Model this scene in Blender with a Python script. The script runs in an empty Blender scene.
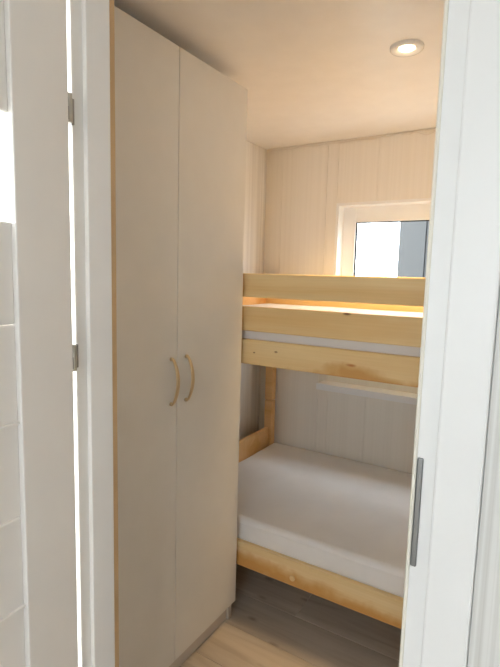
import bpy, bmesh, math, random
from mathutils import Vector, Matrix
random.seed(7)
S = bpy.context.scene
COL = S.collection

# ------------------------------------------------------------------ camera
F_PX, YAW, PIT, ROL, EYE = 486.52, .5523, .1206, .026, 1.405
cy, sy, cp, sp, cr, sr = math.cos(YAW), math.sin(YAW), math.cos(PIT), math.sin(PIT), math.cos(ROL), math.sin(ROL)
FW = Vector((-sy*cp, cy*cp, -sp)); R0 = Vector((cy, sy, 0)); U0 = R0.cross(FW)
RT = R0*cr + U0*sr; UP = U0*cr - R0*sr
cam = bpy.data.cameras.new('camera'); co = bpy.data.objects.new('camera', cam); COL.objects.link(co)
cam.sensor_width = 36; cam.sensor_fit = 'AUTO'; cam.lens = F_PX*36/667; cam.clip_start = .01
m = Matrix((RT, UP, -FW)).transposed().to_4x4(); m.translation = (0, 0, EYE); co.matrix_world = m
S.camera = co

# ------------------------------------------------------------------ light and exposure
vs = S.view_settings
vs.view_transform = 'Standard'; vs.look = 'None'; vs.gamma = 1; vs.use_curve_mapping = False; vs.exposure = 0.31
W = bpy.data.worlds.new('overcast_sky'); S.world = W; W.use_nodes = True
bg = W.node_tree.nodes['Background']; bg.inputs[0].default_value = (.80, .90, 1, 1); bg.inputs[1].default_value = 10.4
def light(name, kind, loc, rot=None, **kw):
    l = bpy.data.lights.new(name, kind); o = bpy.data.objects.new(name, l); COL.objects.link(o); o.location = loc
    for k, v in kw.items(): setattr(l, k, v)
    if rot: o.rotation_euler = rot
    return o
sun = light('sun', 'SUN', (-3, -3, 3), energy=9.0, angle=math.radians(1.5), color=(1, .95, .86))
sun.rotation_euler = Vector((.8, .6, -.075)).to_track_quat('-Z', 'Y').to_euler()
def portal(name, loc, d, w, h):
    o = light(name, 'AREA', loc, shape='RECTANGLE', size=w, size_y=h)
    o.rotation_euler = Vector(d).to_track_quat('-Z', 'Y').to_euler(); o.data.cycles.is_portal = True
portal('daylight_portal_bunk', (-.39, 2.64, 1.465), (0, -1, 0), 1.26, .67)
portal('daylight_portal_left', (-1.79, .025, 1.08), (1, 0, 0), 1.0, 2.1)
portal('daylight_portal_rear', (.225, -1.89, 1.52), (0, 1, 0), 1.1, 1.1)
LAMP_POWER = 72.0
S.cycles.max_bounces = 12; S.cycles.diffuse_bounces = 8; S.cycles.sample_clamp_indirect = 6
S.cycles.caustics_reflective = False; S.cycles.caustics_refractive = False

# ------------------------------------------------------------------ materials
def newmat(name, col, rough=.5, spec=.5):
    mt = bpy.data.materials.new(name); mt.use_nodes = True
    b = mt.node_tree.nodes['Principled BSDF']
    b.inputs['Base Color'].default_value = (*col, 1); b.inputs['Roughness'].default_value = rough
    b.inputs['Specular IOR Level'].default_value = spec
    return mt, mt.node_tree, b
def N(nt, t, **kw):
    n = nt.nodes.new(t)
    for k, v in kw.items():
        if k in n.inputs: n.inputs[k].default_value = v
        else: setattr(n, k, v)
    return n
def coords(nt, scale, jitter=0.0):
    tc = N(nt, 'ShaderNodeTexCoord'); mp = N(nt, 'ShaderNodeMapping'); mp.inputs['Scale'].default_value = scale
    nt.links.new(tc.outputs['Object'], mp.inputs['Vector'])
    if jitter:
        oi = N(nt, 'ShaderNodeObjectInfo'); vm = N(nt, 'ShaderNodeVectorMath', operation='MULTIPLY')
        cx = N(nt, 'ShaderNodeCombineXYZ'); 
        for i in range(3): nt.links.new(oi.outputs['Random'], cx.inputs[i])
        vm.inputs[1].default_value = (jitter, jitter*1.7, jitter*2.3)
        nt.links.new(cx.outputs[0], vm.inputs[0]); nt.links.new(vm.outputs[0], mp.inputs['Location'])
    return mp
def ramp(nt, src, stops):
    r = N(nt, 'ShaderNodeValToRGB'); e = r.color_ramp.elements
    while len(e) < len(stops): e.new(.5)
    for el, (p, c) in zip(e, stops): el.position = p; el.color = (*c, 1)
    nt.links.new(src, r.inputs[0]); return r
def bump(nt, src, b, strength=.1, dist=.002):
    bp = N(nt, 'ShaderNodeBump', Strength=strength, Distance=dist)
    nt.links.new(src, bp.inputs['Height']); nt.links.new(bp.outputs[0], b.inputs['Normal'])
def painted(name, col, rough=.45, var=.04, spec=.4):
    mt, nt, b = newmat(name, col, rough, spec)
    mp = coords(nt, (6, 6, 6)); no = N(nt, 'ShaderNodeTexNoise', Scale=2.0, Detail=4.0); nt.links.new(mp.outputs[0], no.inputs['Vector'])
    r = ramp(nt, no.outputs[0], [(.3, tuple(c*(1-var) for c in col)), (.7, tuple(min(1, c*(1+var)) for c in col))])
    nt.links.new(r.outputs[0], b.inputs['Base Color'])
    n2 = N(nt, 'ShaderNodeTexNoise', Scale=90.0, Detail=2.0); nt.links.new(mp.outputs[0], n2.inputs['Vector'])
    bump(nt, n2.outputs[0], b, .05, .0005)
    return mt
def pine(name, knots=(), tone=0):
    """knots: (x, z, half width, half height) in object space on boards that run along x"""
    c1, c2, c3 = (.85, .64, .33), (.80, .55, .25), (.88, .69, .40)
    if tone: c1, c2, c3 = (.82, .51, .22), (.74, .42, .15), (.86, .57, .28)
    mt, nt, b = newmat(name, c1, .42, .4)
    mp = coords(nt, (.9, 9, 9), 3.0)
    n1 = N(nt, 'ShaderNodeTexNoise', Scale=1.3, Detail=3.0, Roughness=.55, Distortion=.5); nt.links.new(mp.outputs[0], n1.inputs['Vector'])
    r = ramp(nt, n1.outputs[0], [(.3, c2), (.5, c1), (.72, c3)])
    mp2 = coords(nt, (3, 160, 160), 2.0)
    n2 = N(nt, 'ShaderNodeTexNoise', Scale=1.0, Detail=3.0); nt.links.new(mp2.outputs[0], n2.inputs['Vector'])
    r2 = ramp(nt, n2.outputs[0], [(.3, (.95, .93, .90)), (.65, (1, 1, 1))])
    mx = N(nt, 'ShaderNodeMix', data_type='RGBA', blend_type='MULTIPLY'); mx.inputs[0].default_value = 1
    nt.links.new(r.outputs[0], mx.inputs[6]); nt.links.new(r2.outputs[0], mx.inputs[7]); cur = mx.outputs[2]
    if knots:
        tc = N(nt, 'ShaderNodeTexCoord')
        nz = N(nt, 'ShaderNodeTexNoise', Scale=22.0); nt.links.new(tc.outputs['Object'], nz.inputs['Vector'])
    for (kx, kz, rx, rz, kc) in knots:
        sub = N(nt, 'ShaderNodeVectorMath', operation='SUBTRACT'); sub.inputs[1].default_value = (kx, 0, kz)
        nt.links.new(tc.outputs['Object'], sub.inputs[0])
        ml = N(nt, 'ShaderNodeVectorMath', operation='MULTIPLY'); ml.inputs[1].default_value = (1/rx, 0, 1/rz); nt.links.new(sub.outputs[0], ml.inputs[0])
        ln = N(nt, 'ShaderNodeVectorMath', operation='LENGTH'); nt.links.new(ml.outputs[0], ln.inputs[0])
        ad = N(nt, 'ShaderNodeMath', operation='ADD'); nt.links.new(ln.outputs['Value'], ad.inputs[0]); nt.links.new(nz.outputs[0], ad.inputs[1])
        rr = ramp(nt, ad.outputs[0], [(.6, (1, 1, 1)), (1.0, (0, 0, 0))]); rr.color_ramp.elements[0].position = .85; rr.color_ramp.elements[1].position = 1.0
        m2 = N(nt, 'ShaderNodeMapRange'); m2.inputs['From Min'].default_value = 1.7; m2.inputs['From Max'].default_value = .9; nt.links.new(ad.outputs[0], m2.inputs['Value'])
        mx = N(nt, 'ShaderNodeMix', data_type='RGBA'); nt.links.new(m2.outputs[0], mx.inputs[0])
        nt.links.new(cur, mx.inputs[6]); mx.inputs[7].default_value = (*kc, 1); cur = mx.outputs[2]
    nt.links.new(cur, b.inputs['Base Color']); bump(nt, n2.outputs[0], b, .08, .0006)
    return mt
def laminate(name, ca, cb, axis, lines=60, bmp=.25):
    """white wall laminate with fine lengthwise streaks; axis = horizontal axis across the streaks"""
    mt, nt, b = newmat(name, ca, .4, .4)
    sc = [1.2, 1.2, .5]; sc[axis] = lines
    mp = coords(nt, sc)
    n = N(nt, 'ShaderNodeTexNoise', Scale=1.0, Detail=4.0, Distortion=.25); nt.links.new(mp.outputs[0], n.inputs['Vector'])
    r = ramp(nt, n.outputs[0], [(.32, cb), (.6, ca)]); nt.links.new(r.outputs[0], b.inputs['Base Color'])
    bump(nt, n.outputs[0], b, bmp, .001)
    return mt
def oak_floor():
    mt, nt, b = newmat('grey_oak_laminate', (.5, .4, .3), .42, .45)
    mp = coords(nt, (1.5, 16, 16), 4.0)
    n = N(nt, 'ShaderNodeTexNoise', Scale=1.5, Detail=6.0, Distortion=.8); nt.links.new(mp.outputs[0], n.inputs['Vector'])
    r = ramp(nt, n.outputs[0], [(.28, (.49, .42, .345)), (.5, (.60, .53, .45)), (.75, (.67, .60, .52))])
    oi = N(nt, 'ShaderNodeObjectInfo'); mr = N(nt, 'ShaderNodeMapRange'); mr.inputs['To Min'].default_value = .84; mr.inputs['To Max'].default_value = 1.08
    nt.links.new(oi.outputs['Random'], mr.inputs['Value'])
    mk = coords(nt, (5, 11, 1), 3.0); vo = N(nt, 'ShaderNodeTexVoronoi', Scale=1.0); nt.links.new(mk.outputs[0], vo.inputs['Vector'])
    rk = ramp(nt, vo.outputs['Distance'], [(.03, (.62, .57, .52)), (.15, (1, 1, 1))])
    mx = N(nt, 'ShaderNodeMix', data_type='RGBA', blend_type='MULTIPLY'); mx.inputs[0].default_value = 1
    nt.links.new(r.outputs[0], mx.inputs[6]); nt.links.new(rk.outputs[0], mx.inputs[7])
    sc = N(nt, 'ShaderNodeVectorMath', operation='SCALE'); nt.links.new(mx.outputs[2], sc.inputs[0]); nt.links.new(mr.outputs[0], sc.inputs['Scale'])
    nt.links.new(sc.outputs[0], b.inputs['Base Color']); bump(nt, n.outputs[0], b, .06, .0008)
    return mt
def cloth(name, col):
    mt, nt, b = newmat(name, col, .9, .1)
    mp = coords(nt, (1, 1, 1)); n = N(nt, 'ShaderNodeTexNoise', Scale=5.0, Detail=4.0, Distortion=.6); nt.links.new(mp.outputs[0], n.inputs['Vector'])
    r = ramp(nt, n.outputs[0], [(.3, tuple(c*.94 for c in col)), (.7, col)]); nt.links.new(r.outputs[0], b.inputs['Base Color'])
    n2 = N(nt, 'ShaderNodeTexNoise', Scale=400.0); nt.links.new(mp.outputs[0], n2.inputs['Vector'])
    bump(nt, n2.outputs[0], b, .15, .0006); b.inputs['Sheen Weight'].default_value = .15
    return mt
def glass(name, tint=(1, 1, 1)):
    mt = bpy.data.materials.new(name); mt.use_nodes = True; nt = mt.node_tree; nt.nodes.clear()
    o = N(nt, 'ShaderNodeOutputMaterial'); t = N(nt, 'ShaderNodeBsdfTransparent', Color=(*tint, 1)); g = N(nt, 'ShaderNodeBsdfGlossy', Roughness=.02)
    f = N(nt, 'ShaderNodeFresnel', IOR=1.45); mx = N(nt, 'ShaderNodeMixShader')
    ge = N(nt, 'ShaderNodeNewGeometry'); mm = N(nt, 'ShaderNodeMath', operation='SUBTRACT'); mm.inputs[0].default_value = 1; nt.links.new(ge.outputs['Backfacing'], mm.inputs[1])
    mu = N(nt, 'ShaderNodeMath', operation='MULTIPLY'); nt.links.new(f.outputs[0], mu.inputs[0]); nt.links.new(mm.outputs[0], mu.inputs[1])   # reflect once, at the outer skin of the pane
    nt.links.new(mu.outputs[0], mx.inputs[0]); nt.links.new(t.outputs[0], mx.inputs[1]); nt.links.new(g.outputs[0], mx.inputs[2]); nt.links.new(mx.outputs[0], o.inputs[0])
    return mt
def frosted(name):
    mt = bpy.data.materials.new(name); mt.use_nodes = True; nt = mt.node_tree; nt.nodes.clear()
    o = N(nt, 'ShaderNodeOutputMaterial'); t = N(nt, 'ShaderNodeBsdfTranslucent', Color=(.93, .96, .95, 1)); d = N(nt, 'ShaderNodeBsdfDiffuse', Color=(.9, .93, .92, 1)); mx = N(nt, 'ShaderNodeMixShader', Fac=.25)
    n = N(nt, 'ShaderNodeTexNoise', Scale=300.0); bp = N(nt, 'ShaderNodeBump', Strength=.1); nt.links.new(n.outputs[0], bp.inputs['Height']); nt.links.new(bp.outputs[0], t.inputs['Normal'])
    nt.links.new(t.outputs[0], mx.inputs[1]); nt.links.new(d.outputs[0], mx.inputs[2]); nt.links.new(mx.outputs[0], o.inputs[0])
    return mt
def metal(name, col, rough=.35):
    mt, nt, b = newmat(name, col, rough); b.inputs['Metallic'].default_value = 1
    n = N(nt, 'ShaderNodeTexNoise', Scale=120.0); bump(nt, n.outputs[0], b, .03, .0003)
    return mt
M = dict(
    ceiling=painted('matt_ceiling_board', (.84, .815, .79), .35, .02),
    wall=painted('plain_wall', (.80, .79, .77), .5, .02),
    panel_x=laminate('white_wall_laminate_x', (.83, .785, .705), (.795, .748, .668), 0, 60, .06),
    panel_y=laminate('white_wall_laminate_y', (.80, .78, .74), (.66, .635, .595), 1, 45),
    corridor_x=laminate('striped_corridor_laminate_x', (.74, .74, .72), (.57, .56, .53), 0, 110),
    backing=painted('dark_panel_joint', (.74, .70, .65), .8),
    wardrobe=painted('cream_wardrobe_laminate', (.75, .73, .685), .38, .015),
    wardrobe_edge=painted('wardrobe_carcass', (.62, .57, .50), .5, .02),
    door=painted('white_door_foil', (.82, .795, .76), .4, .012),
    frame=painted('white_door_frame', (.84, .845, .84), .38, .012),
    seal=painted('cream_rubber_seal', (.80, .77, .68), .6, .02),
    brown=painted('bare_brown_edge', (.55, .38, .21), .55, .08),
    upvc=painted('white_window_plastic', (.84, .83, .81), .28, .01),
    gasket=painted('black_rubber_gasket', (.02, .02, .022), .6, .02),
    white=painted('white_gloss_plastic', (.86, .86, .85), .22, .01),
    shelf=painted('white_satin_board', (.86, .86, .85), .5, .01),
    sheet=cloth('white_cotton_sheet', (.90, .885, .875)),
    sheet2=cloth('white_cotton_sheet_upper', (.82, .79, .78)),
    pine=pine('clear_pine'),
    pine2=pine('honey_pine', (), 1),
    floor=oak_floor(),
    gold=metal('champagne_metal', (.74, .58, .36), .3),
    steel=metal('brushed_steel', (.32, .325, .325), .45),
    hinge=metal('dull_nickel', (.55, .56, .54), .5),
    ring=metal('satin_nickel', (.72, .66, .58), .3),
    glass=glass('clear_glass'), frosted=frosted('frosted_glass'),
    siding=painted('slate_blue_siding', (.0195, .0208, .0205), .6, .06),
    roof=painted('dark_roof_sheet', (.08, .08, .09), .5),
    ground=painted('gravel_ground', (.34, .32, .28), .95, .25),
    sealant=painted('yellowed_sealant', (.76, .70, .62), .5, .05),
)

# ------------------------------------------------------------------ builders
def tag(o, label=None, cat=None, group=None, kind=None):
    if label: o['label'] = label
    if cat: o['category'] = cat
    if group: o['group'] = group
    if kind: o['kind'] = kind
    return o
def empty(name, loc, label=None, cat=None, kind=None, rz=0.0):
    o = bpy.data.objects.new(name, None); COL.objects.link(o); o.location = loc; o.rotation_euler = (0, 0, rz); o.empty_display_size = .05
    return tag(o, label, cat, None, kind)
def wloc(o):
    v = Vector((0, 0, 0))
    while o is not None: v = v + o.location; o = o.parent
    return v
def mesh_obj(name, bm, mat, parent=None, smooth=False, local=False):
    """bm is in world coordinates (or in the parent's frame with local=True); the object's origin is the middle of its base"""
    bmesh.ops.recalc_face_normals(bm, faces=bm.faces)
    xs = [v.co.copy() for v in bm.verts]
    lo = Vector([min(c[i] for c in xs) for i in range(3)]); hi = Vector([max(c[i] for c in xs) for i in range(3)])
    org = Vector(((lo.x+hi.x)/2, (lo.y+hi.y)/2, lo.z))
    bmesh.ops.translate(bm, vec=-org, verts=bm.verts)
    me = bpy.data.meshes.new(name); bm.to_mesh(me); bm.free(); me.materials.append(mat)
    if smooth:
        for p in me.polygons: p.use_smooth = True
    o = bpy.data.objects.new(name, me); COL.objects.link(o)
    o.location = org
    if parent is not None:
        o.parent = parent
        if not local: o.location = org - wloc(parent)
    return o
def bx(bm, x0, x1, y0, y1, z0, z1, bev=0.0, seg=2):
    r = bmesh.ops.create_cube(bm, size=1.0); vv = r['verts']
    for v in vv: v.co = Vector((x0+(v.co.x+.5)*(x1-x0), y0+(v.co.y+.5)*(y1-y0), z0+(v.co.z+.5)*(z1-z0)))
    if bev:
        ed = list({e for v in vv for e in v.link_edges})
        bmesh.ops.bevel(bm, geom=ed, offset=bev, segments=seg, profile=.5, affect='EDGES')
def box(name, x0, x1, y0, y1, z0, z1, mat, parent=None, bev=0.0, seg=2, local=False):
    bm = bmesh.new(); bx(bm, x0, x1, y0, y1, z0, z1, bev, seg)
    return mesh_obj(name, bm, mat, parent, local=local)
def boxes(name, lst, mat, parent=None, bev=0.0):
    bm = bmesh.new()
    for b in lst: bx(bm, *b, bev)
    return mesh_obj(name, bm, mat, parent)
def cyl(name, c, axis, r, length, mat, parent=None, seg=24, bev=0.0, local=False):
    bm = bmesh.new()
    bmesh.ops.create_cone(bm, cap_ends=True, segments=seg, radius1=r, radius2=r, depth=length)
    if bev:
        ed = [e for e in bm.edges if len(e.link_faces) == 2 and any(len(f.verts) > 4 for f in e.link_faces)]
        bmesh.ops.bevel(bm, geom=ed, offset=bev, segments=3, profile=.5, affect='EDGES')
    rot = {'z': Matrix.Identity(3), 'x': Matrix.Rotation(math.pi/2, 3, 'Y'), 'y': Matrix.Rotation(math.pi/2, 3, 'X')}[axis]
    for v in bm.verts: v.co = rot @ v.co + Vector(c)
    return mesh_obj(name, bm, mat, parent, local=local)
def lathe(name, prof, c, mat, parent=None, seg=40):
    bm = bmesh.new(); rings = []
    for r, z in prof:
        rings.append([bm.verts.new((c[0]+r*math.cos(2*math.pi*i/seg), c[1]+r*math.sin(2*math.pi*i/seg), c[2]+z)) for i in range(seg)])
    for a, b in zip(rings, rings[1:]):
        for i in range(seg): bm.faces.new((a[i], a[(i+1) % seg], b[(i+1) % seg], b[i]))
    return mesh_obj(name, bm, mat, parent, smooth=True)
def tube(name, pts, r, mat, parent=None, seg=8):
    bm = bmesh.new(); rings = []
    for i, p in enumerate(pts):
        p = Vector(p); d = (Vector(pts[min(i+1, len(pts)-1)])-Vector(pts[max(i-1, 0)])).normalized()
        a = d.orthogonal().normalized(); b = d.cross(a)
        rings.append([bm.verts.new(p + r*(a*math.cos(2*math.pi*k/seg)+b*math.sin(2*math.pi*k/seg))) for k in range(seg)])
    for a, b in zip(rings, rings[1:]):
        n = min(range(seg), key=lambda s: (a[0].co-b[s].co).length)
        for k in range(seg): bm.faces.new((a[k], a[(k+1) % seg], b[(k+1+n) % seg], b[(k+n) % seg]))
    bm.faces.new(rings[0]); bm.faces.new(rings[-1])
    return mesh_obj(name, bm, mat, parent, smooth=True)

# ------------------------------------------------------------------ measures (metres, camera stands over x = y = 0)
XL, YB, ZC = -1.4636, 2.508, 2.119          # left wall of the bunk room, its back wall, ceiling
XR = .60                                     # right wall of the bunk room
CXL, CXR, CYR = -1.70, 1.60, -1.80           # the corridor
PY0, PY1 = .668, .740                        # partition with the doorway
WX0, WX1, WZ0, WZ1 = -1.008, .22, 1.15, 1.781   # window over the upper bunk; unseen right and lower parts enlarged for daylight

# ------------------------------------------------------------------ floor, ceiling, walls
fl = empty('floor', (0, 0, 0), 'light grey oak laminate floor of wide planks', 'floor', 'structure')
box('subfloor', CXL-.1, CXR+.1, CYR-.1, YB+.1, -.08, -.008, M['backing'], fl)
plank_mesh = {}
def plank(x0, x1, y0, y1):
    key = (round(x1-x0, 3), round(y1-y0, 3))
    if key not in plank_mesh:
        o = box('plank', x0, x1, y0, y1, -.0078, 0, M['floor'], fl, .0012, 1); plank_mesh[key] = o.data
    else:
        o = bpy.data.objects.new('plank', plank_mesh[key]); COL.objects.link(o); o.parent = fl; o.location = ((x0+x1)/2, (y0+y1)/2, -.0078)
PW, PL, g = .19, 1.28, .0008
y = 1.515-PW*17.0
row = 0
while y < YB:
    y0, y1 = max(y, CYR), min(y+PW, YB)
    if y1-y0 > .02:
        xa, xb = (CXL, CXR) if y0 < PY0 else (XL-.02, XR+.02)
        x = -.795 + (row % 3)*.43 - PL*2
        while x < xb:
            u0, u1 = max(x, xa), min(x+PL, xb)
            if u1-u0 > .03: plank(u0+g, u1-g, y0+g, y1-g)
            x += PL
    y += PW; row += 1
tag(box('ceiling', CXL-.1, CXR+.1, CYR-.1, YB+.1, ZC, ZC+.05, M['ceiling']), 'plain pale ceiling board with warm glow from the downlight', 'ceiling', kind='structure')

def wall_with_hole(name, axis, a0, a1, d0, d1, z0, z1, hole, label, mat):
    """axis 'x': wall runs along x between a0 and a1, thickness d0..d1 in y"""
    w = empty(name, (((a0+a1)/2, (d0+d1)/2, 0) if axis == 'x' else ((d0+d1)/2, (a0+a1)/2, 0)), label, 'wall', 'structure')
    h0, h1, hz0, hz1 = hole
    L = [(a0, h0, z0, z1), (h1, a1, z0, z1)]
    if hz0 > z0+.001: L.append((h0, h1, z0, hz0))
    if hz1 < z1-.001: L.append((h0, h1, hz1, z1))
    bs = [((p, q, d0, d1, r, s) if axis == 'x' else (d0, d1, p, q, r, s)) for p, q, r, s in L]
    boxes('wall_core', bs, mat, w)
    return w
wb = wall_with_hole('wall_back', 'x', XL-.04, CXR, YB+.008, YB+.105, -.08, ZC, (WX0-.014, WX1+.014, WZ0-.014, WZ1+.014), 'white laminate panelled back wall behind the bunk bed', M['backing'])
joints = [XL, -1.357, -1.083, -.804, -.527, -.25, .027, .304, XR]
def panel_run(parent, axis, js, face, back, z0, z1, mat, hole=None):
    for p, q in zip(js, js[1:]):
        segs = [(p, q, z0, z1)]
        if hole:
            h0, h1, hz0, hz1 = hole; segs = []
            if q <= h0 or p >= h1: segs = [(p, q, z0, z1)]
            else:
                if p < h0: segs.append((p, h0, z0, z1))
                if q > h1: segs.append((h1, q, z0, z1))
                segs += [(max(p, h0), min(q, h1), z0, hz0), (max(p, h0), min(q, h1), hz1, z1)]
        for a, b, c, d in segs:
            if b-a < .01: continue
            lo, hi = min(face, back), max(face, back)
            if axis == 'x': box('wall_panel', a+.0004, b-.0004, lo, hi, c, d, mat, parent, .0009, 1)
            else: box('wall_panel', lo, hi, a+.0004, b-.0004, c, d, mat, parent, .0009, 1)
panel_run(wb, 'x', joints, YB, YB+.008, .0, ZC, M['panel_x'], (WX0-.014, WX1+.014, WZ0-.014, WZ1+.014))
wl = empty('wall_left', (XL-.02, 1.6, 0), 'streaky laminate wall beside the far end of the bunk bed', 'wall', 'structure')
box('wall_core', XL-.05, XL-.008, PY1, YB+.008, -.08, ZC, M['backing'], wl)
panel_run(wl, 'y', [PY1+.001, 1.123, 1.40, 1.677, 1.954, 2.231, YB], XL, XL-.008, 0, ZC, M['panel_y'])
wr = empty('wall_right', (XR+.02, 1.6, 0), 'plain laminate wall at the near end of the bunk bed', 'wall', 'structure')
box('wall_core', XR+.008, XR+.05, PY1, YB+.008, -.08, ZC, M['backing'], wr)
panel_run(wr, 'y', [PY1+.001, 1.123, 1.40, 1.677, 1.954, 2.231, YB], XR, XR+.008, 0, ZC, M['panel_y'])
DX0, DX1, DZ = -.86, -.06, 2.04              # hole for the door frame
wp = wall_with_hole('wall_partition', 'x', CXL-.05, CXR, PY0, PY1, -.08, ZC, (DX0, DX1, -.08, DZ), 'striped laminate partition wall holding the door frame', M['wall'])
panel_run(wp, 'x', [-.0545, .20, .48, .76, 1.04, 1.32, CXR], .660, PY0, 0, ZC, M['corridor_x'])
panel_run(wp, 'x', [CXL, -1.46, -1.18, -.892], .660, PY0, 0, ZC, M['corridor_x'])
wcl = wall_with_hole('wall_corridor_left', 'y', CYR-.1, PY0, CXL-.08, CXL, -.08, ZC, (-.45, .50, .04, 2.09), 'white corridor wall around the added glazed door', M['wall'])
wre = wall_with_hole('wall_rear', 'x', CXL-.08, CXR+.05, CYR-.08, CYR, -.08, ZC, (-.30, .75, 1.0, 2.05), 'white corridor wall around the added wide window', M['wall'])
tag(box('wall_corridor_right', CXR, CXR+.05, CYR, YB+.09, -.08, ZC, M['wall']), 'plain white wall closing the corridor', 'wall', kind='structure')

# ceiling edge over the bunk: slim cove strip and the untidy sealant bead
tr = empty('trim_1', (-.4, YB-.005, ZC-.02), 'narrow pale strip along ceiling edge with untidy sealant bead', 'trim', 'structure')
box('cove_strip', XL+.002, XR-.002, YB-.007, YB-.0002, ZC-.012, ZC-.0003, M['panel_x'], tr, .003)
pts = []
for i in range(90):
    x = XL+.03+i*(XR-XL-.06)/89
    pts.append((x, YB-.007-.003*random.random(), ZC-.013+.004*math.sin(i*.9)*random.random()+(.006 if 28 < i < 40 else 0)))
tube('sealant_bead', pts, .0022, M['sealant'], tr, 6)
curl = [(-.66+.012*i, YB-.013-.004*math.sin(i*.8), ZC-.020+.008*math.sin(i*.62)) for i in range(14)]
tube('sealant_curl', curl, .0022, M['sealant'], tr, 6)

# ------------------------------------------------------------------ windows
def framed_window(name, axis, a0, a1, face, out, z0, z1, fw, label, mull=(), gasket=True, inner=.0):
    """outer frame, sash, gasket and pane; 'out' is +1/-1, the direction to the outside along the wall normal"""
    c = ((a0+a1)/2, face, z0) if axis == 'x' else (face, (a0+a1)/2, z0)
    w = empty(name, c, label, 'window', 'structure')
    def ring(nm, p0, p1, q0, q1, t, d0, d1, mat, parent, bev=.003):
        d0, d1 = sorted((face+out*d0, face+out*d1))
        L = [(p0, p0+t, q0, q1), (p1-t, p1, q0, q1), (p0+t, p1-t, q0, q0+t), (p0+t, p1-t, q1-t, q1)]
        bm = bmesh.new()
        for a, b, e, f in L:
            if axis == 'x': bx(bm, a, b, d0, d1, e, f, bev)
            else: bx(bm, d0, d1, a, b, e, f, bev)
        return mesh_obj(nm, bm, mat, parent)
    ring('window_frame', a0, a1, z0, z1, .030, -.010, .075, M['upvc'], w)
    edges = [a0+.030]+list(mull)+[a1-.030]
    for p, q in zip(edges, edges[1:]):
        s = ring('sash', p+.002, q-.002, z0+.032, z1-.032, fw, -.002, .06, M['upvc'], w, .004)
        if gasket: ring('gasket', p+fw, q-fw, z0+.030+fw, z1-.030-fw, .006, .010, .045, M['gasket'], s, .0)
        d0, d1 = sorted((face+out*.024, face+out*.028)); p1, q1, r0, r1 = p+fw+.001, q-fw-.001, z0+.031+fw, z1-.031-fw
        if axis == 'x': box('pane', p1, q1, d0, d1, r0, r1, M['glass'], s)
        else: box('pane', d0, d1, p1, q1, r0, r1, M['glass'], s)
    return w
w1 = empty('window_1', ((WX0+WX1)/2, YB+.08, WZ0), 'white plastic window above the upper bunk, unseen parts enlarged for daylight', 'window', 'structure')
def xring(nm, p0, p1, q0, q1, t, tt, d0, d1, mat, parent, bev):
    return boxes(nm, [(p0, p0+t, d0, d1, q0, q1), (p1-t, p1, d0, d1, q0, q1), (p0+t, p1-t, d0, d1, q0, q0+tt), (p0+t, p1-t, d0, d1, q1-tt, q1)], mat, parent, bev)
xring('reveal', WX0-.014, WX1+.014, WZ0-.014, WZ1+.014, .014, .014, YB-.001, YB+.076, M['upvc'], w1, 0)
sash = xring('sash', WX0-.012, WX1+.012, WZ0-.012, WZ1+.012, .082, .092, YB+.0762, YB+.105, M['upvc'], w1, .002)
xring('gasket', WX0+.0698, WX1-.0698, WZ0+.0798, WZ1-.0798, .005, .005, YB+.084, YB+.100, M['gasket'], sash, 0)
box('pane', WX0+.071, WX1-.071, YB+.090, YB+.094, WZ0+.081, WZ1-.081, M['glass'], sash)
framed_window('added_window_2', 'y', -.45, .50, CXL, -1, .04, 2.09, .06, 'tall glazed terrace door, unseen, added in the corridor side wall for daylight')  # unseen glazed door, added to let sun and daylight in behind the leaf
framed_window('added_window_3', 'x', -.30, .75, CYR, -1, 1.0, 2.05, .06, 'wide glazed window, unseen, added at the rear of the corridor for daylight', mull=(.225,))  # unseen rear window, added and placed to light the door frame and bunk

# ------------------------------------------------------------------ door frame
df = empty('trim_2', (-.46, .70, 0), 'white door frame with rubber seal and steel strike plate', 'door frame', 'structure')
box('jamb', -.86, -.822, .656, .740, 0, 2.02, M['frame'], df, .0015)
box('door_stop', -.8222, -.810, .680, .741, 0, 1.99, M['frame'], df, .002)
box('back_edge', -.835, -.8125, .7411, .7560, 0, 2.03, M['brown'], df, .001)
box('casing', -.890, -.8225, .6545, .6679, 0, 2.05, M['frame'], df, .002)
jr = box('jamb', -.1417, -.060, .663, .740, 0, 1.99, M['frame'], df, .0015)
box('casing', -.111, -.0548, .650, .6675, 0, 2.05, M['frame'], df, .003)
cyl('seal', (-.1392, .6622, .995), 'z', .0027, 1.985, M['seal'], df, 10)
sk = box('strike_plate', -.1362, -.1282, .6612, .6635, 1.009, 1.165, M['steel'], df, .002, 3)
tag(sk, 'grey steel strike plate')
box('head', -.860, -.060, .656, .740, 1.99, 2.039, M['frame'], df, .0015)
box('casing', -.890, -.0548, .6505, .6676, 2.03, 2.09, M['frame'], df, .003)

# ------------------------------------------------------------------ the open door leaf
TH = math.radians(4.5)
dl = empty('door_1', (-.7906, .622, 0), 'white panelled door standing open with a bright frosted pane', 'door', 'structure', rz=math.atan2(-math.cos(TH), math.sin(TH)))
SW, LW = .119, .70
for a, b in ((0, SW), (LW-SW, LW)): box('stile', a, b, -.04, 0, .01, 2.0, M['door'], dl, .0025, 2, True)
box('rail', SW, LW-SW, -.04, 0, 1.836, 2.0, M['door'], dl, .002, 2, True)
box('rail', SW, LW-SW, -.04, 0, .01, .251, M['door'], dl, .002, 2, True)
zz = [1.836-.1761*i for i in range(10)]
for i in range(9):
    t, b = zz[i], zz[i+1]
    if i == 1:
        box('glass_pane', SW, LW-SW, -.024, -.018, b+.002, t-.002, M['frosted'], dl, 0, 1, True)
    else: box('panel', SW, LW-SW, -.032, -.010, b+.0008, t-.0008, M['door'], dl, .0022, 1, True)
for z in (zz[4], zz[6], zz[8]): box('slat', SW, LW-SW, -.012, -.0045, z-.003, z+.003, M['door'], dl, .001, 1, True)
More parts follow.
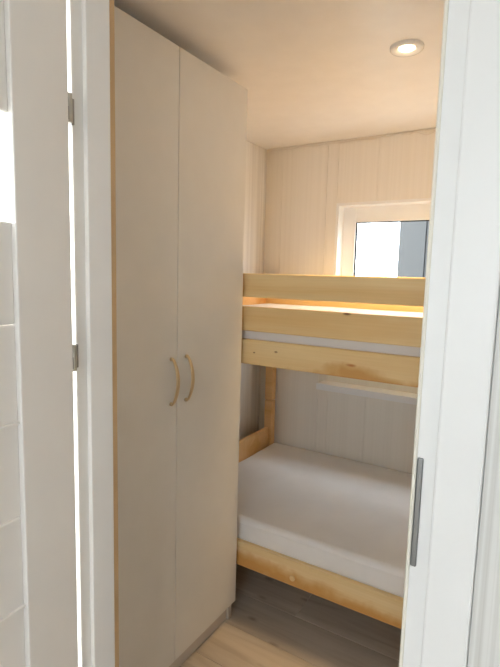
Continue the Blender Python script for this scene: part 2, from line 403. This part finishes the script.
for z in (1.7075, 1.2305, .30):
    hg = cyl('hinge', (-.0118, -.0128, z), 'z', .0066, .054, M['hinge'], dl, 16, .0015, True)
    box('hinge_arm', -.012, .004, -.0105, -.0075, z-.022, z+.002, M['steel'], dl, .0005, 1, True)
    box('hinge_arm', -.034, -.012, -.027, -.0215, z-.024, z+.024, M['steel'], dl, .0005, 1, True)
hd = cyl('handle', (LW-.06, .004, 1.05), 'y', .025, .008, M['steel'], dl, 28, .002, True)
bm = bmesh.new(); bx(bm, -.009, .009, 0, .05, -.009+.025, .009+.025, .004); bx(bm, -.12, .009, .038, .056, -.009+.025, .009+.025, .004)
for v in bm.verts: v.co += Vector((0, .004, 0))
mesh_obj('lever', bm, M['steel'], hd, local=True)

# ------------------------------------------------------------------ wardrobe
XW, Y1, Y2, YS, ZT, ZBm = -.9945, .802, 1.5546, 1.177, 2.066, .08
wd = empty('wardrobe', (-1.23, 1.18, 0), 'tall cream two-door wardrobe with bow handles beside the doorway', 'wardrobe')
XF = XW-.0185
box('side_panel', -1.455, XF, Y1, Y1+.018, 0, ZT-.045, M['wardrobe_edge'], wd, .0008, 1)
box('side_panel', -1.455, XF, Y2-.022, Y2, 0, ZT-.045, M['wardrobe_edge'], wd, .0008, 1)
box('top_panel', -1.455, XF, Y1+.018, Y2-.022, ZT-.063, ZT-.045, M['white'], wd)
box('bottom_panel', -1.455, XF, Y1+.018, Y2-.022, ZBm, ZBm+.018, M['wardrobe_edge'], wd)
box('back_panel', -1.460, -1.455, Y1, Y2, 0, ZT-.045, M['wardrobe_edge'], wd)
box('plinth', -1.040, -1.024, Y1+.018, Y2-.022, 0, ZBm, M['wardrobe_edge'], wd)
def bow(door, yc):
    n = 24; bm = bmesh.new(); rings = []
    for i in range(n+1):
        t = i/n; z = .988+t*.152; a = math.sin(math.pi*t)
        out = .003+.027*a**.62; th = .0030; hw = .0042+.0034*a
        dz = math.cos(math.pi*t)
        nx, nz = 1.0, -dz*.75*(1 if .03 < t < .97 else .4); l = math.hypot(nx, nz); nx /= l; nz /= l
        rings.append([bm.verts.new((XW+out+s*nx*th, yc+k*hw, z+s*nz*th)) for s, k in ((1, -.7), (1, .7), (.4, 1), (-.4, 1), (-1, .7), (-1, -.7), (-.4, -1), (.4, -1))])
    for a, b in zip(rings, rings[1:]):
        for k in range(8): bm.faces.new((a[k], a[(k+1) % 8], b[(k+1) % 8], b[k]))
    bm.faces.new(rings[0]); bm.faces.new(rings[-1])
    for z in (.992, 1.136):
        r = bmesh.ops.create_cone(bm, cap_ends=True, segments=14, radius1=.0062, radius2=.0052, depth=.008)
        for v in r['verts']: v.co = Matrix.Rotation(math.pi/2, 3, 'Y') @ v.co + Vector((XW+.004, yc, z))
    o = mesh_obj('handle', bm, M['gold'], door, smooth=True)
    return tag(o, 'champagne coloured bow handle')
for a, b, yh in ((Y1, YS-.0013, 1.1475), (YS+.0013, Y2, 1.2205)):
    d = box('door', XW-.018, XW, a, b, ZBm, ZT, M['wardrobe'], wd, .0012, 2)
    bow(d, yh)

# ------------------------------------------------------------------ bunk bed
BX0, BX1, YF = -1.39, .50, 1.580
bk = empty('bunk_bed', (-.445, 2.03, 0), 'natural pine bunk bed with three boards along the upper bunk', 'bunk bed')
ORG = lambda nm: None
BC = (BX0+BX1)/2
OR, DK = (.50, .20, .05), (.22, .10, .04)
def kn(lst, zb): return [(x-BC, z-zb, rx, rz, c) for x, z, rx, rz, c in lst]
mA = M['pine']
mB = pine('pine_one_small_knot', kn([(-.589, 1.280, .016, .005, DK)], 1.1891))
mC = pine('pine_knotty', kn([(-.564, 1.080, .10, .030, (.62, .33, .10)), (-.50, 1.063, .24, .016, (.62, .33, .10)), (-.564, 1.105, .020, .006, OR), (-.858, 1.120, .007, .0035, DK), (-.953, 1.108, .005, .003, DK)], 1.0596))
mL = pine('pine_two_tone', kn([(-1.0, .240, .55, .045, (.66, .34, .10)), (-.40, .225, .55, .030, (.66, .34, .10))], .2193))
box('guard_rail', BX0, BX1, YF, YF+.022, 1.319, 1.4096, mA, bk, .004)
box('side_board', BX0, BX1, YF, YF+.022, 1.1891, 1.2838, mB, bk, .004)
box('side_board', BX0, BX1, YF, YF+.022, 1.0596, 1.1568, mC, bk, .004)
lb = box('side_board', BX0, BX1, YF, YF+.022, .2193, .3232, mL, bk, .004)
for x in (-.754, .02): cyl('screw_cap', (x, YF-.0015, .2525), 'y', .0112, .006, M['pine'], lb, 20, .002)
box('back_rail', BX0, BX1, 2.355, 2.377, 1.235, 1.335, M['pine'], bk, .004)
box('back_rail', BX0, BX1, 2.355, 2.377, 1.0596, 1.1568, M['pine'], bk, .004)
box('back_rail', BX0, BX1, 2.478, 2.499, .2193, .285, M['pine'], bk, .004)
for x in (BX0, BX1-.05):
    for (ya, yb) in ((YF+.022, YF+.069), (2.4375, 2.4845)):
        box('post', x, x+.05, ya, yb, 0, .674, M['pine2'], bk, .006, 3)
        box('post', x, x+.05, ya, yb, .6755, 1.412, M['pine2'], bk, .006, 3)
    for (za, zb) in ((.375, .512), (1.0596, 1.1568), (1.19, 1.325)):
        xx = x+.012 if x < 0 else x+.016
        box('end_rail', xx, xx+.022, YF+.069, 2.4375, za, zb, M['pine2'], bk, .005)
slat0 = None
for lev in (.262, 1.078):
    ln = 2.477 if lev < 1 else 2.354
    s0 = None
    for i in range(13):
        x = BX0+.11+i*.135
        if s0 is None: s0 = box('slat', x, x+.07, YF+.0225, ln, lev, lev+.017, M['pine'], bk); base = x
        else:
            o = bpy.data.objects.new('slat', s0.data); COL.objects.link(o); o.parent = bk; o.location = s0.location + Vector((x-base, 0, 0))

# mattresses
def mattress(name, x0, x1, y0, y1, z0, z1, mat, label, crown=.004, seedv=1):
    rnd = random.Random(seedv); bm = bmesh.new(); bx(bm, x0, x1, y0, y1, z0, z1, .026, 4)
    bmesh.ops.subdivide_edges(bm, edges=[e for e in bm.edges if e.calc_length() > .3], cuts=14, use_grid_fill=True)
    for v in bm.verts:
        c = v.co; u = (c.x-x0)/(x1-x0); w = (c.y-y0)/(y1-y0)
        if c.z > z1-.02 and .03 < w < .97:
            c.z += crown*math.sin(math.pi*w)*math.sin(math.pi*u) + .0018*math.sin(7*u*math.pi+3*w)*math.sin(5*w*math.pi)
        if y1 > 2.45 and (c.y > 2.36 or c.y < 1.70) and c.x < -1.337: c.x = -1.337      # squeezed in beside the posts
    root = mesh_obj(name, bm, mat, None, smooth=True)
    tag(root, label, 'mattress')
    tube('sheet_hem', [(x0+.03+i*(x1-x0-.06)/40, y0-.0003, z1-.022+0.0015*math.sin(i*1.3)) for i in range(41)], .0008, mat, root, 6)
    return root
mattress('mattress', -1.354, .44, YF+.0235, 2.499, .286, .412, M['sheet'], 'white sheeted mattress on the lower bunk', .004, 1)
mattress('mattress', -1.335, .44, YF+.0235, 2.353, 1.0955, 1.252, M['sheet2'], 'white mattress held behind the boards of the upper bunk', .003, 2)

# ------------------------------------------------------------------ narrow shelf under the upper bunk
bt = empty('wall_shelf', (-.66, YB-.045, .80), 'narrow white shelf on the wall between the two bunks', 'shelf')
box('shelf_board', -1.050, -.30, YB-.100, YB, .794, .827, M['shelf'], bt, .005, 3)
box('edge_strip', -1.0505, -.2995, YB-.1035, YB-.1002, .7935, .8275, M['shelf'], bt, .0012, 2)
for x in (-.97, -.38): boxes('bracket', [(x, x+.012, YB-.010, YB-.0005, .785, .7938), (x, x+.012, YB-.075, YB-.010, .785, .7938)], M['white'], bt, .002)

# ------------------------------------------------------------------ ceiling downlight (lit)
LX, LY = -.449, 1.613
dn = empty('ceiling_downlight', (LX, LY, ZC-.012), 'small round recessed ceiling downlight, lit warm', 'ceiling light')
lathe('trim_ring', [(.022, -.0005), (.026, -.006), (.040, -.0105), (.047, -.0105), (.051, -.006), (.0515, 0)], (LX, LY, ZC), M['white'], dn)
em = bpy.data.materials.new('lit_lamp_face'); em.use_nodes = True; nt = em.node_tree; nt.nodes.clear()
eo = N(nt, 'ShaderNodeOutputMaterial'); ee = N(nt, 'ShaderNodeEmission', Color=(1, .80, .52, 1), Strength=14.0); nt.links.new(ee.outputs[0], eo.inputs[0])
cyl('lamp_face', (LX, LY, ZC-.003), 'z', .0235, .004, em, dn, 32)
lamp = light('downlight_glow', 'SPOT', (LX, LY, ZC-.0085), spot_size=math.radians(92), spot_blend=.75, shadow_soft_size=.03, energy=LAMP_POWER, color=(1, .64, .26))
lamp.parent = dn; lamp.location = (0, 0, .0015); lamp.rotation_euler = (math.radians(27), 0, math.radians(8))

# ------------------------------------------------------------------ outside
tag(box('ground', -14, 14, -14, 18, -.6, -.45, M['ground']), 'gravel ground outside the cabin', 'ground', kind='structure')
nb = empty('neighbour_cabin', (1.2, 6.5, -.45), 'slate grey clad cabin seen through the small window', 'cabin')
NX, NY = -1.354, 5.0
box('wall_core', NX+.02, 3.6, NY+.02, 8.2, -.45, 2.6, M['siding'], nb)
for i in range(18):
    box('siding_board', NX+i*.268, NX+i*.268+.258, NY, NY+.02, -.40, 2.6, M['siding'], nb, .004, 1)
bm = bmesh.new()
vs_ = [bm.verts.new(c) for c in ((NX-.25, NY-.25, 2.6), (3.85, NY-.25, 2.6), (3.85, 8.45, 2.6), (NX-.25, 8.45, 2.6), (NX-.25, 6.6, 3.3), (3.85, 6.6, 3.3))]
for f in ((0, 1, 5, 4), (2, 3, 4, 5), (0, 4, 3), (1, 2, 5), (0, 3, 2, 1)): bm.faces.new([vs_[i] for i in f])
mesh_obj('roof', bm, M['roof'], nb)
